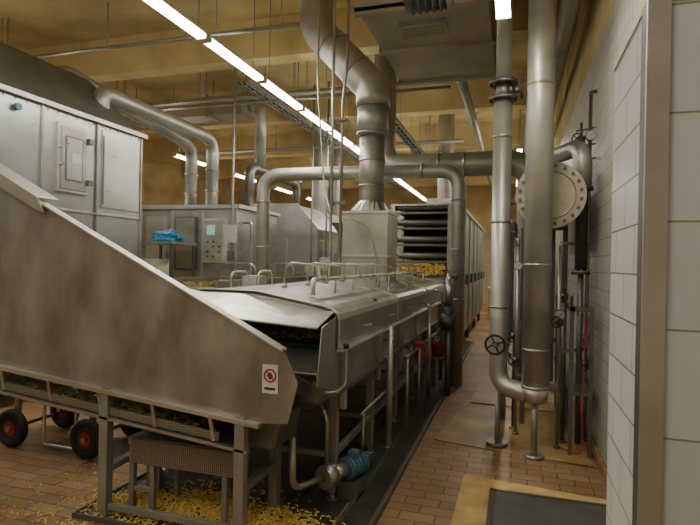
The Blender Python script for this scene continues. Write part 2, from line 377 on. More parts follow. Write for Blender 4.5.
for y in (4.3, 6.2, 8.1):
    b.cyl((-1.9, y, 0.66), (-1.9, y, 0.40), 0.25, SS, 0.06); b.cyl((-1.9, y, 0.40), (-1.9, y, 0.16), 0.05, SS)
b.build('blancher_cooker', 0.003)

b = B(); b.bits(1100, lambda: (random.uniform(-2.3, -1.22), random.uniform(3.52, 4.4), 1.135+random.uniform(0, 0.05)), 'olive_product', 0.05)
b.build('yellow_product_on_belt')

b = B()
b.pipe([(-1.50, 3.85, 1.44), (-1.50, 3.85, 1.56), (-1.50, 9.1, 1.56), (-1.50, 9.1, 1.44)], 0.020, SL, 0.06)
for i in range(10):
    y = 4.1+i*0.52
    b.pipe([(-1.50, y, 1.56), (-1.50, y, 1.66), (-1.85, y, 1.70), (-1.85, y, 1.47)], 0.009, SS, 0.14, 10)
    b.cyl((-1.85, y, 1.47), (-1.85, y, 1.51), 0.025, SS); b.cyl((-1.50, y-0.02, 1.56), (-1.50, y+0.02, 1.56), 0.032, SS)
    b.cyl((-1.50, y+0.3, 1.42), (-1.50, y+0.3, 1.56), 0.01, SS, seg=8)
b.build('spray_manifold')
b = B()
for y in (4.0, 4.5): b.pipe([(-2.3, y, 1.45), (-2.3, y, 1.60), (-2.3, y+0.3, 1.60), (-2.3, y+0.3, 1.45)], 0.010, SL, 0.14, 10)
for y in (5.6, 6.6): b.pipe([(-1.3, y, 1.37), (-1.3, y, 1.45), (-1.3, y+0.25, 1.45), (-1.3, y+0.25, 1.37)], 0.008, SS, 0.05, 8)
b.build('hood_lift_handles')

b = B()
b.pipe([(-1.09, 4.8, 0.0), (-1.09, 4.8, 1.12)], 0.030, IC); b.cyl((-1.09, 4.8, 0), (-1.09, 4.8, 0.02), 0.06, SS)
b.box(-1.15, -1.05, 4.78, 4.82, 0.98, 1.0, SS)
b.pipe([(-1.02, 6.7, 0.0), (-1.02, 6.7, 1.2)], 0.022, SS); b.pipe([(-1.02, 7.9, 0.0), (-1.02, 7.9, 1.3), (-1.15, 7.9, 1.3)], 0.022, SS)
b.pipe([(-1.06, 5.4, 0.72), (-1.06, 8.9, 0.72)], 0.020, SD)
b.pipe([(-1.14, 4.0, 0.5), (-1.14, 9.0, 0.5)], 0.014, SD)
for y in (5.4, 6.1, 7.3): b.pipe([(-1.04, y, 0.0), (-1.04, y, 0.72)], 0.016, 'galvanised')
b.cyl((-1.14, 4.1, 0), (-1.14, 4.1, 0.5), 0.012, SS)
for y in (5.7, 7.6): b.cyl((-1.06, y, 0.74), (-1.06, y, 0.80), 0.015, SS); b.bar((-1.06, y-0.07, 0.81), (-1.06, y+0.07, 0.81), 0.02, 0.012, 'red_plastic')
b.build('cooker_side_pipework')

b = B()
b.pipe([(-1.14, 3.42, 1.12), (-1.08, 3.42, 1.12), (-1.08, 3.42, 0.88), (-1.08, 3.25, 0.86), (-1.16, 3.2, 0.86)], 0.010, SS, 0.04, 10)
b.cyl((-1.08, 3.42, 1.12), (-1.08, 3.42, 1.15), 0.02, 'black_rubber')
b.build('adjustment_lever')

b = B()
b.cyl((-1.14, 3.62, 0.22), (-1.06, 3.80, 0.22), 0.075, 'blue_paint_and_reflection'); b.cyl((-1.06, 3.80, 0.22), (-1.04, 3.84, 0.22), 0.07, 'dark_paint')
for k in range(5):
    p = Vector((-1.13, 3.64, 0.22)).lerp(Vector((-1.07, 3.78, 0.22)), k/4); d = Vector((0.08, 0.18, 0)).normalized()
    b.cyl(p-d*0.004, p+d*0.004, 0.083, 'blue_paint_and_reflection')
b.box(-1.13, -1.06, 3.67, 3.75, 0.28, 0.33, 'blue_paint_and_reflection')
b.cyl((-1.20, 3.48, 0.22), (-1.14, 3.62, 0.22), 0.05, SL); b.cyl((-1.23, 3.42, 0.22), (-1.19, 3.50, 0.22), 0.08, SS)
b.pipe([(-1.23, 3.42, 0.22), (-1.35, 3.18, 0.22), (-1.36, 3.18, 0.56)], 0.022, SS, 0.08)
b.pipe([(-1.22, 3.46, 0.28), (-1.22, 3.46, 0.62), (-1.30, 3.5, 0.72)], 0.013, SS, 0.06)
b.box(-1.18, -1.04, 3.60, 3.78, 0.0, 0.14, SD)
b.build('circulation_pump')

b = B()
b.box(-1.10, -1.00, 6.12, 6.34, 0.62, 0.76, 'red_plastic'); b.box(-1.11, -0.99, 6.11, 6.35, 0.76, 0.775, 'red_plastic'); b.box(-1.15, -1.10, 6.18, 6.28, 0.60, 0.80, SD)
b.box(-1.002, -0.995, 6.18, 6.26, 0.66, 0.72, 'dark_paint'); b.cyl((-1.05, 6.23, 0.0), (-1.05, 6.23, 0.62), 0.015, SD, seg=10)
b.build('red_switch_box', 0.004)

# ---------------------------------------------------------------- floor gutter, boards, mats
b = B()
b.box(-2.9, -0.83, 3.97, 12, 0.0, 0.008, 'gutter_metal'); b.box(-1.08, -0.83, 2.2, 3.97, 0, 0.008, 'gutter_metal')
b.box(-0.86, -0.83, 2.2, 12, 0.0, 0.045, SD); b.box(-1.06, -1.04, 2.2, 12, 0.008, 0.03, SD)
b.build('floor_gutter')
# cardboard floor sheets, slightly wavy
def sheet(name, c, mat, amp, th=0.006, n=14):
    # c: 4 corners (x,y), ordered near-left, near-right, far-right, far-left
    b = B(); top = []
    for j in range(n+1):
        for i in range(n+1):
            u, v = i/n, j/n
            x = (c[0][0]*(1-u)+c[1][0]*u)*(1-v) + (c[3][0]*(1-u)+c[2][0]*u)*v
            y = (c[0][1]*(1-u)+c[1][1]*u)*(1-v) + (c[3][1]*(1-u)+c[2][1]*u)*v
            e = max(abs(u-0.5), abs(v-0.5))*2
            z = th + amp*(0.4+0.4*math.sin(x*4.1+y*2.3)+0.2*math.sin(y*7.0))*(0.3+0.7*e**4)
            top.append((x, y, max(th, z)))
    m_ = (n+1)**2; vs = top + [(p[0], p[1], p[2]-th) for p in top]; fs = []
    for j in range(n):
        for i in range(n):
            a = j*(n+1)+i; fs.append((a, a+1, a+n+2, a+n+1)); fs.append((m_+a+n+1, m_+a+n+2, m_+a+1, m_+a))
    for i in range(n):
        for a, a2 in ((i, i+1), (n*(n+1)+i, n*(n+1)+i+1), (i*(n+1), (i+1)*(n+1)), (i*(n+1)+n, (i+1)*(n+1)+n)): fs.append((a, a2, m_+a2, m_+a))
    b.add(vs, fs, mat); b.build(name)
sheet('cardboard_sheet', [(-0.72, 5.14), (0.66, 4.90), (0.62, 6.5), (-0.55, 6.6)], 'cardboard', 0.014)
sheet('cardboard_sheet', [(-0.50, 6.66), (0.62, 6.58), (0.62, 8.2), (-0.42, 8.3)], 'cardboard', 0.014)
sheet('yellow_cardboard_mat', [(-0.38, 2.3), (0.69, 2.3), (0.69, 4.24), (-0.36, 4.36)], 'yellow_board', 0.0, 0.012, 4)
b = B(); b.box(-0.15, 0.68, 2.4, 4.12, 0.012, 0.024, 'rubber_mat'); b.box(-0.15, 0.68, 4.09, 4.12, 0.024, 0.03, SD); b.box(-0.15, -0.12, 2.4, 4.12, 0.024, 0.03, SD)
b.build('anti_slip_mat')

# ---------------------------------------------------------------- exhaust stack
b = B()
cx, cy = -1.92, 7.1
b.box(cx-0.31, cx+0.31, cy-0.3, cy+0.3, 1.46, 2.38, SS)
b.box(cx-0.34, cx+0.34, cy-0.33, cy+0.33, 1.78, 1.81, SL); b.box(cx-0.33, cx+0.33, cy-0.32, cy+0.32, 2.36, 2.39, SL)
seg = 24
def sq(t, h, z):
    out = []
    for k in range(seg):
        a = 2*math.pi*(k+0.5)/seg; c, s_ = math.cos(a), math.sin(a); q = h/max(abs(c), abs(s_)); q = h*t + (1-t)*q
        out.append((cx+c*q, cy+s_*q, z))
    return out
b.loft([sq(0, 0.26, 2.38), sq(1, 0.18, 2.55)], SS)
b.cyl((cx, cy, 2.53), (cx, cy, 3.5), 0.175, IC, seg=32)
b.cyl((cx, cy, 3.45), (cx, cy, 3.93), 0.215, IC, seg=32)
for z in (2.75, 3.1, 3.47, 3.9): b.cyl((cx, cy, z), (cx, cy, z+0.025), 0.222 if z > 3.3 else 0.185, SS, seg=32)
b.pipe([(cx, cy, 3.85), (cx, cy, 4.12), (-2.78, cy, 5.02), (-2.78, cy, CT)], 0.235, IC, 0.16, 28, 4)
dd = Vector((-2.78-cx, 0, 0.90)).normalized()
for t in (0.35, 0.9): p = Vector((cx, cy, 4.12))+dd*t; b.cyl(p, p+dd*0.03, 0.248, SS, seg=28)
b.build('exhaust_stack')

b = B(); b.box(-1.6, -0.3, 5.25, 7.5, 4.3, CT, 'plenum_sheet')
for y in (5.25, 6.3, 7.46): b.box(-1.64, -0.26, y, y+0.05, 4.26, 4.34, 'plenum_sheet'); b.box(-1.64, -1.6, y, y+0.05, 4.3, 5.5, 'plenum_sheet'); b.box(-0.3, -0.26, y, y+0.05, 4.3, 5.5, 'plenum_sheet')
b.box(-1.25, -0.75, 5.6, 5.98, 4.27, 4.3, 'galvanised')
for k in range(4): b.box(-1.22, -0.78, 5.64+k*0.085, 5.67+k*0.085, 4.255, 4.28, 'plenum_sheet')
b.build('ventilation_plenum')
b = B(); b.cyl((-0.95, 4.55, 4.02), (-0.55, 4.55, 4.02), 0.13, 'dark_paint'); b.cyl((-0.55, 4.55, 4.02), (-0.45, 4.55, 4.02), 0.06, 'dark_paint')
b.box(-0.85, -0.65, 4.47, 4.63, 4.12, CT, 'dark_paint')
for k in range(6): b.cyl((-0.9+k*0.06, 4.55, 4.02), (-0.885+k*0.06, 4.55, 4.02), 0.145, 'dark_paint')
b.build('ceiling_fan_motor')

# ---------------------------------------------------------------- process pipes
b = B()
b.pipe([(-0.78, 7.6, 0.0), (-0.78, 7.6, 3.03), (-3.75, 7.45, 3.03), (-3.75, 7.45, 0.0)], 0.10, IC, 0.28, 20)
for x in (-1.3, -2.3, -3.2): b.cyl((x, 7.55, 3.03), (x+0.02, 7.55, 3.03), 0.115, SS)
for z in (1.2, 1.9, 2.6): b.cyl((-0.78, 7.6, z), (-0.78, 7.6, z+0.02), 0.112, SS); b.cyl((-3.75, 7.45, z), (-3.75, 7.45, z+0.02), 0.112, SS)
b.build('insulated_steam_pipe')
b = B()
b.pipe([(-2.1, 8.5, CT), (-2.1, 8.5, 3.28), (0.2, 8.5, 3.28), (0.2, 8.5, 0.9), (0.2, 8.5, 0.0)], 0.19, IC, 0.35, 24)
for x in (-0.15, -0.30): b.flange((x, 8.5, 3.28), (1, 0, 0), 0.27, 0.03, SD, 10)
b.cyl((-1.2, 8.5, 3.28), (-1.17, 8.5, 3.28), 0.205, SS); b.cyl((-0.8, 8.5, 3.28), (-0.77, 8.5, 3.28), 0.205, SS)
b.build('main_steam_header')
RX = 0.19
b = B()
b.pipe([(RX, 5.0, CT), (RX, 5.0, 0.62)], 0.118, IC, seg=28)
for z in (0.62, 0.95, 1.7, 3.3, 4.1): b.cyl((RX, 5.0, z), (RX, 5.0, z+0.02), 0.122, SS, seg=28)
b.cyl((RX, 5.0, 0.5), (RX, 5.0, 0.62), 0.10, IC, 0.118)
b.pipe([(-0.135, 5.2, 3.25), (-0.135, 5.2, 0.56), (RX, 5.0, 0.56)], 0.085, IC, 0.2, 22)
b.flange((-0.135, 5.2, 3.27), (0, 0, 1), 0.13, 0.03, SD); b.flange((-0.135, 5.2, 3.42), (0, 0, 1), 0.13, 0.03, SD)
b.cyl((-0.135, 5.2, 3.27), (-0.135, 5.2, 3.42), 0.07, SD)
b.pipe([(-0.135, 5.2, 3.42), (-0.135, 5.2, CT)], 0.07, IC)
for z in (1.3, 2.1, 2.9): b.cyl((-0.135, 5.2, z), (-0.135, 5.2, z+0.02), 0.09, SS)
b.cyl((RX, 5.0, 0.0), (RX, 5.0, 0.52), 0.028, 'galvanised'); b.cyl((RX, 5.0, 0.0), (RX, 5.0, 0.03), 0.09, SS)
b.cyl((-0.135, 5.2, 0.0), (-0.135, 5.2, 0.5), 0.022, 'galvanised'); b.cyl((-0.135, 5.2, 0.0), (-0.135, 5.2, 0.04), 0.10, SD)
b.build('insulated_riser_pipes')
b = B()
b.torus((-0.16, 4.98, 0.98), (0.1, 1, 0), 0.085, 0.011, 'black_rubber')
for k in range(4):
    a = k*math.pi/2+0.4; b.cyl((-0.16, 4.98, 0.98), (-0.16+0.085*math.cos(a), 4.98, 0.98+0.085*math.sin(a)), 0.007, 'black_rubber', seg=8)
b.cyl((-0.16, 4.96, 0.98), (-0.14, 5.12, 0.98), 0.018, SD); b.cyl((-0.16, 4.965, 0.98), (-0.16, 4.995, 0.98), 0.025, 'black_rubber')
b.build('handwheel_valve')
b = B()
b.cyl((-0.05, 5.2, 3.35), (0.03, 5.2, 3.35), 0.03, SD); b.torus((0.03, 5.2, 3.35), (1, 0, 0), 0.08, 0.01, 'dark_paint'); b.box(0.02, 0.04, 5.12, 5.28, 3.34, 3.36, 'dark_paint'); b.cyl((-0.08, 5.2, 3.35), (-0.05, 5.2, 3.35), 0.05, SD)
b.build('pipe_valve')

b = B()
hx, hz = 0.30, 2.36
b.cyl((hx, 5.40, hz), (hx, 8.1, hz), 0.235, IC, seg=40)
b.flange((hx, 5.24, hz), (0, 1, 0), 0.31, 0.045, 'flange_face', 20, SD, 0.017); b.flange((hx, 5.33, hz), (0, 1, 0), 0.31, 0.045, SS, 20, SD, 0.017)
b.cyl((hx, 5.26, hz), (hx, 5.33, hz), 0.25, SD, seg=36)
b.torus((hx, 5.216, hz), (0, 1, 0), 0.22, 0.008, SS, 36, 8)
b.cyl((hx, 6.6, hz+0.2), (hx, 6.6, hz+0.45), 0.08, SS); b.flange((hx, 6.6, hz+0.45), (0, 0, 1), 0.13, 0.03, SD)
for y in (6.0, 7.8):
    for x in (hx-0.2, hx+0.2): b.box(x-0.025, x+0.025, y-0.025, y+0.025, 0.008, hz-0.12, SD)
    b.box(hx-0.22, hx+0.22, y-0.02, y+0.02, 0.9, 0.95, SD); b.box(hx-0.22, hx+0.22, y-0.03, y+0.03, hz-0.28, hz-0.22, SD)
b.box(hx-0.22, hx-0.18, 6.0, 7.8, 0.9, 0.95, SD)
b.build('shell_tube_heat_exchanger')
b = B()
b.tube([(-0.10, 6.1, 0.75), (-0.10, 6.1, 1.05), (-0.10, 6.1, 2.15), (-0.10, 6.1, 2.25)], [0.04, 0.12, 0.12, 0.05], SS, 24)
b.pipe([(-0.10, 6.1, 2.2), (-0.10, 6.1, 2.4), (0.07, 6.1, 2.4)], 0.03, SS, 0.08); b.pipe([(-0.10, 6.1, 0.8), (-0.10, 6.1, 0.008)], 0.03, SS)
b.flange((-0.10, 6.1, 0.72), (0, 0, 1), 0.08, 0.02, SD); b.cyl((-0.10, 6.1, 1.1), (-0.10, 6.1, 1.12), 0.13, SL); b.cyl((-0.10, 6.1, 2.05), (-0.10, 6.1, 2.07), 0.13, SL)
b.pipe([(-0.10, 6.1, 0.4), (0.55, 6.1, 0.4), (0.55, 6.1, 0.008)], 0.03, SS)
b.build('condensate_separator')
b = B()
for i, (x, y, z1, r) in enumerate(((0.03, 5.60, 1.95, 0.016), (0.01, 5.78, 2.0, 0.02), (0.40, 5.30, 1.9, 0.016), (0.46, 5.50, 1.5, 0.022), (0.68, 5.66, 3.4, 0.018), (0.70, 5.9, 2.6, 0.014))):
    b.cyl((x, y, 0.008), (x, y, z1), r, (SS, SD)[i % 2], seg=12)
    b.cyl((x, y, 0.008), (x, y, 0.03), r*2.0, SD, seg=12)
    b.valve((x, y, 0.75+0.22*(i % 4)), (-0.3, -1, 0), 0.024)
b.pipe([(0.03, 5.60, 1.9), (0.03, 5.60, 1.97), (0.01, 5.78, 1.97)], 0.016, SS, 0.03); b.pipe([(0.40, 5.30, 1.85), (0.40, 5.3, 1.92), (0.68, 5.66, 1.92)], 0.016, SS, 0.04)
b.pipe([(0.46, 5.50, 1.45), (0.46, 5.50, 1.5), (0.40, 5.30, 1.5)], 0.02, SD, 0.03); b.pipe([(0.03, 5.60, 0.6), (0.40, 5.30, 0.6)], 0.016, SS); b.pipe([(0.40, 5.30, 0.9), (0.68, 5.66, 0.9)], 0.014, SS)
b.pipe([(0.68, 5.66, 3.38), (0.68, 5.66, 3.42), (0.735, 5.66, 3.42)], 0.018, SD, 0.02); b.pipe([(0.70, 5.9, 2.58), (0.70, 5.9, 2.65), (0.735, 5.9, 2.65)], 0.014, SD, 0.02)
b.gauge((0.40, 5.28, 1.25)); b.gauge((0.03, 5.58, 1.7), 0.045); b.gauge((0.68, 5.64, 2.98), 0.05)
for z in (2.74, 2.88, 3.04): b.bar((0.55, 5.66, z), (0.735, 5.66, z+0.03), 0.015, 0.015, SD)
b.valve((0.60, 5.66, 2.95), (-0.6, -1, 0), 0.024); b.cyl((0.60, 5.66, 2.85), (0.60, 5.66, 3.12), 0.014, SD, seg=10)
b.build('valve_and_gauge_manifold')
b = B()
b.pipe([(0.30, 6.15, 2.55), (0.30, 6.15, 2.86), (0.60, 5.50, 2.86), (0.60, 5.50, 2.45)], 0.085, IC, 0.18, 18)
b.pipe([(0.60, 5.50, 2.47), (0.60, 5.50, 1.65)], 0.055, 'dark_paint')
b.flange((0.60, 5.50, 2.45), (0, 0, 1), 0.10, 0.025, SD); b.flange((0.60, 5.50, 1.65), (0, 0, 1), 0.085, 0.025, SD)
b.pipe([(0.60, 5.50, 1.65), (0.60, 5.50, 0.008)], 0.028, SD, 0.1)
b.build('dark_insulated_drop_pipe')
b = B()
for (x, y) in ((0.5, 5.15), (0.66, 5.15), (0.5, 6.9), (0.66, 6.9)): b.box(x-0.016, x+0.016, y-0.016, y+0.016, 0.008, 1.35, SD)
b.box(0.48, 0.68, 5.13, 5.17, 1.3, 1.34, SD); b.box(0.48, 0.68, 5.13, 6.92, 0.55, 0.58, SD); b.box(0.48, 0.52, 5.13, 6.92, 1.3, 1.34, SD)
b.bar((0.5, 5.15, 0.1), (0.5, 6.9, 1.3), 0.02, 0.02, SD)
b.build('pipe_support_frame')
b = B(); b.pipe([(0.60, 5.1, 1.3), (0.60, 5.08, 0.9), (0.57, 5.05, 0.5), (0.60, 5.05, 0.03), (0.4, 5.3, 0.03)], 0.005, 'red_plastic', 0.12, 8)
b.build('red_air_hose')
b = B()
b.pipe([(0.5, 4.2, 4.45), (0.5, 23.5, 4.45)], 0.10, IC); b.pipe([(0.22, 7.8, 4.85), (0.22, 23.5, 4.85)], 0.07, SS)
b.pipe([(-0.9, 8.0, 4.75), (-0.9, 23.5, 4.75)], 0.08, IC)
for y in (5.6, 9.2, 12.8, 16.4, 20.0):
    b.cyl((0.5, y, 4.5), (0.5, y, CT), 0.01, 'galvanised', seg=6); b.cyl((0.22, y+3, 4.9), (0.22, y+3, CT), 0.01, 'galvanised', seg=6); b.cyl((-0.9, y+3.2, 4.8), (-0.9, y+3.2, CT), 0.01, 'galvanised', seg=6)
b.build('overhead_pipe_run')
b = B()
b.pipe([(-9, 9.1, 4.72), (-1.1, 9.1, 4.72)], 0.03, SS); b.pipe([(-9, 9.3, 4.9), (-1.1, 9.3, 4.9)], 0.045, IC)
b.pipe([(-9.0, 6.6, 4.9), (-2.85, 6.6, 4.9)], 0.03, SS); b.pipe([(-9.0, 12.6, 4.6), (-1.2, 12.6, 4.6)], 0.05, IC)
for x in (-8, -6, -4, -2): 
    for y, z in ((9.1, 4.72), (9.3, 4.9), (12.6, 4.6)): b.cyl((x, y, z), (x, y, CT), 0.01, 'galvanised', seg=6)
for x in (-8, -6, -4.4, -3.1): b.cyl((x, 6.6, 4.9), (x, 6.6, CT), 0.01, 'galvanised', seg=6)
b.build('ceiling_cross_pipes')
def tray(x, y0, y1, z, w=0.3):
    b = B()
    b.box(x-w/2, x-w/2+0.015, y0, y1, z, z+0.07, 'galvanised'); b.box(x+w/2-0.015, x+w/2, y0, y1, z, z+0.07, 'galvanised')
    y = y0+0.05
    while y < y1: b.box(x-w/2, x+w/2, y, y+0.03, z, z+0.015, 'galvanised'); y += 0.3
    for k in range(5): b.pipe([(x-w/2+0.05+k*0.03, y0, z+0.03), (x-w/2+0.05+k*0.03, y1, z+0.03)], 0.012, ('black_rubber', 'label_grey', 'dark_paint')[k % 3], seg=8)
    y = y0+0.6
    while y < y1:
        for xx in (x-w/2+0.01, x+w/2-0.01): b.cyl((xx, y, z), (xx, y, CT), 0.006, 'galvanised', seg=6)
        b.box(x-w/2-0.02, x+w/2+0.02, y-0.02, y+0.02, z-0.02, z, 'galvanised'); y += 2.2
    b.build('cable_tray')
tray(-4.6, 8.3, 22.0, 4.78, 0.25); tray(-2.3, 9.6, 22, 4.4, 0.22)
b = B()
b.box(-8.5, -5.4, 9.8, 10.3, 4.75, 5.15, 'plenum_sheet')
for x in (-8.3, -7.3, -6.3, -5.5): b.box(x, x+0.04, 9.77, 10.33, 4.72, 5.18, 'plenum_sheet'); b.cyl((x, 10.05, 5.15), (x, 10.05, CT), 0.01, 'galvanised', seg=6)
b.pipe([(-5.42, 10.05, 4.95), (-5.15, 10.05, 4.95), (-5.15, 10.05, 3.65)], 0.12, IC, 0.2)
b.build('rectangular_vent_duct')
b = B()
for (x, y, z0, z1) in ((-4.6, 8.0, 2.9, 4.98), (-4.3, 10.9, 2.2, CT), (-3.9, 10.75, 2.4, CT), (-3.0, 10.6, 1.8, CT)):
    b.cyl((x, y, 0.0), (x, y, z1), 0.02, 'galvanised', seg=10); b.box(x-0.1, x+0.1, y-0.06, y-0.015, z0-0.9, z0-0.6, 'label_grey'); b.box(x-0.06, x+0.06, y-0.05, y-0.015, z0-1.2, z0-1.05, SD)
b.build('cable_drop_posts')
b = B()
b.pipe([(-2.12, 6.0, CT), (-2.12, 6.0, 1.47)], 0.018, SL); b.pipe([(-1.98, 6.1, CT), (-1.98, 6.1, 4.2), (-2.03, 6.1, 3.6), (-2.03, 6.1, 1.47)], 0.018, SS, 0.1)
b.pipe([(-2.4, 6.2, CT), (-2.4, 6.2, 3.9), (-2.28, 6.2, 2.6), (-2.12, 6.0, 2.3), (-2.12, 6.0, 1.5)], 0.012, SL, 0.3)
b.pipe([(-2.03, 6.1, 2.25), (-1.75, 6.3, 2.15), (-1.65, 6.4, 1.8), (-1.65, 6.4, 1.45)], 0.014, SL, 0.1)
for z in (2.4, 3.4, 4.4): b.box(-2.16, -1.96, 6.02, 6.09, z, z+0.03, SD)
b.build('vertical_conduits')
b = B()
b.cyl((-0.9, 6.95, 0.95), (-0.72, 6.95, 0.95), 0.11, 'dark_paint'); b.cyl((-0.81, 6.95, 0.95), (-0.81, 6.95, 1.15), 0.06, 'dark_paint')
b.cyl((-0.81, 6.95, 0.0), (-0.81, 6.95, 0.9), 0.035, SD); b.cyl((-0.92, 6.95, 0.95), (-0.70, 6.95, 0.95), 0.05, SD); b.cyl((-0.81, 6.95, 1.15), (-0.81, 6.95, 1.5), 0.05, SS)
b.pipe([(-0.81, 6.95, 1.45), (-0.81, 6.95, 1.55), (-0.78, 7.52, 1.55)], 0.04, SS, 0.08)
b.build('steam_trap_pump')
b = B(); b.loft([[(-0.98+r_*math.cos(a), 7.2+r_*math.sin(a), z) for a in [k*math.pi/10 for k in range(20)]] for r_, z in ((0.07, 0.45), (0.09, 0.62), (0.10, 0.63), (0.085, 0.62), (0.06, 0.47))], 'red_plastic', True)
b.pipe([(-1.07, 7.2, 0.62), (-1.07, 7.2, 0.72), (-0.89, 7.2, 0.72), (-0.89, 7.2, 0.62)], 0.005, SS, 0.08, 8); b.box(-1.07, -0.89, 7.11, 7.29, 0.435, 0.45, SS); b.box(-0.99, -0.97, 7.19, 7.21, 0.008, 0.44, SS)
b.build('red_bucket_on_stand')

# ---------------------------------------------------------------- multi-tier dryer inlet + cabinet
b = B()
X0, X1, Ya, Yb = -2.15, -1.12, 9.55, 10.35
for x in (X0, X1):
    for y in (Ya, Yb): b.box(x-0.04, x+0.04, y-0.04, y+0.04, 0.0, 2.75, SS)
for z in (1.72, 2.02, 2.32, 2.60):
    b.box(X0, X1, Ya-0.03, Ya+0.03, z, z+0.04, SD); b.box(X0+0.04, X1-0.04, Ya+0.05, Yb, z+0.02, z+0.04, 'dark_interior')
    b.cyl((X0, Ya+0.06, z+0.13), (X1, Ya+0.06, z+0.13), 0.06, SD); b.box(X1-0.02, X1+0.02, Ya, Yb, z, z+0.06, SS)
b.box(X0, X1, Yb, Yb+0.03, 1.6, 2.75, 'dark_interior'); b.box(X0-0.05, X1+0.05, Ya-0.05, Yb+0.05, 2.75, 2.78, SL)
b.add([(X0, 9.33, 1.42), (X1, 9.33, 1.42), (X1, Ya+0.1, 1.74), (X0, Ya+0.1, 1.74), (X0, 9.33, 1.40), (X1, 9.33, 1.40), (X1, Ya+0.1, 1.72), (X0, Ya+0.1, 1.72)],
      [(0,1,2,3), (7,6,5,4), (0,1,5,4), (1,2,6,5), (2,3,7,6), (3,0,4,7)], SS)
b.box(X0, X1, Ya, Yb, 1.0, 1.05, SS)
b.build('multi_tier_dryer_inlet', 0.003)
b = B(); b.bits(380, lambda: (random.uniform(-2.05, -1.2), random.uniform(9.36, 9.6), 1.0), 'yellow_product', 0.07)
vs = []
for i in range(0, len(b.v), 8):
    c = sum((Vector(v) for v in b.v[i:i+8]), Vector())/8
    tgt = 1.45 + (c.y-9.33)/(Ya+0.1-9.33)*0.32 + random.uniform(0, 0.05)
    for k in range(8): vs.append((b.v[i+k][0], b.v[i+k][1], b.v[i+k][2]-1.0+tgt))
b.v = vs
b.build('yellow_product_on_tiers')
b = B(); b.box(-2.4, -0.95, 10.45, 17, 0.35, 2.75, SS)
for y in (10.45, 11.6, 12.8, 14.0, 15.2, 16.4): b.box(-0.95, -0.92, y, y+0.04, 0.35, 2.75, SL); b.box(-0.95, -0.90, y+0.5, y+0.55, 1.3, 1.5, SD)
b.box(-2.42, -0.91, 10.43, 17.02, 2.72, 2.78, SL)
for y in (10.6, 12.7, 14.8, 16.8):
    for x in (-2.3, -1.05): b.box(x-0.04, x+0.04, y-0.04, y+0.04, 0, 0.35, SD)
b.box(-2.1, -1.3, 12.9, 13.9, 2.75, 3.3, SS); b.cyl((-1.7, 13.4, 3.3), (-1.7, 13.4, CT), 0.2, IC)
b.build('belt_dryer_cabinet', 0.003)
b = B()
for (x, y) in ((-0.55, 17.5), (-0.55, 18.5), (0.3, 19.0)):
    for k in range(3):
        b.box(x-0.25, x+0.25, y-0.35, y+0.35, k*0.33, k*0.33+0.30, 'yellow_board'); b.box(x-0.27, x+0.27, y-0.37, y+0.37, k*0.33+0.26, k*0.33+0.33, 'yellow_board'); b.box(x-0.1, x+0.1, y-0.36, y-0.34, k*0.33+0.17, k*0.33+0.22, 'dark_paint')
b.build('stacked_yellow_crates', 0.005)

# ---------------------------------------------------------------- left cabinets
b = B()
b.box(-7.6, -5.2, 3.9, 6.45, 0.5, 3.48, SB)
r0 = [(-7.6, 3.9, 3.48), (-5.2, 3.9, 3.48), (-5.2, 6.45, 3.48), (-7.6, 6.45, 3.48)]; r1 = [(-7.3, 3.9, 4.25), (-5.9, 3.9, 4.25), (-5.9, 6.15, 4.25), (-7.3, 6.15, 4.25)]
b.loft([r0, r1], SD)
b.box(-7.65, -5.15, 3.88, 6.5, 3.44, 3.50, SS)
for y in (3.9, 4.72, 6.40): b.box(-5.2, -5.18, y, y+0.03, 0.5, 3.46, SS)
b.box(-5.2, -5.18, 5.55, 5.57, 0.5, 3.46, SD)
b.box(-5.2, -5.165, 4.93, 5.40, 2.48, 3.30, SL); b.box(-5.17, -5.155, 4.97, 5.36, 2.52, 3.26, SS)
b.box(-5.16, -5.15, 5.03, 5.30, 2.62, 3.16, SD); b.box(-5.152, -5.146, 5.05, 5.28, 2.64, 3.14, SB); b.box(-5.146, -5.14, 5.12, 5.24, 2.84, 2.96, 'white_paint')
for z in (2.6, 3.12): b.box(-5.17, -5.12, 5.37, 5.44, z, z+0.07, SD)
b.pipe([(-5.16, 4.95, 2.8), (-5.10, 4.95, 2.8), (-5.10, 4.95, 3.0), (-5.16, 4.95, 3.0)], 0.012, SL, 0.02, 8)
b.box(-5.2, -5.18, 3.9, 6.45, 2.25, 2.28, SS); b.box(-5.2, -5.18, 5.65, 6.36, 2.36, 3.38, SB); b.box(-5.185, -5.17, 5.66, 5.68, 2.4, 3.3, SD)
b.box(-5.19, -5.17, 3.98, 4.62, 2.5, 3.2, SB); b.cyl((-5.19, 4.40, 3.32), (-5.15, 4.40, 3.32), 0.04, 'blue_paint_and_reflection')  # the small blue disc is a reflection on the panel, put in as colour
for i in range(18): b.cyl((-5.18, 3.95+i*0.14, 3.40), (-5.172, 3.95+i*0.14, 3.40), 0.012, SD, seg=8)
for y in (4.1, 6.2):
    for x in (-7.4, -5.35): b.box(x-0.06, x+0.06, y-0.06, y+0.06, 0, 0.5, SD)
b.build('steam_peeler_cabinet', 0.004)

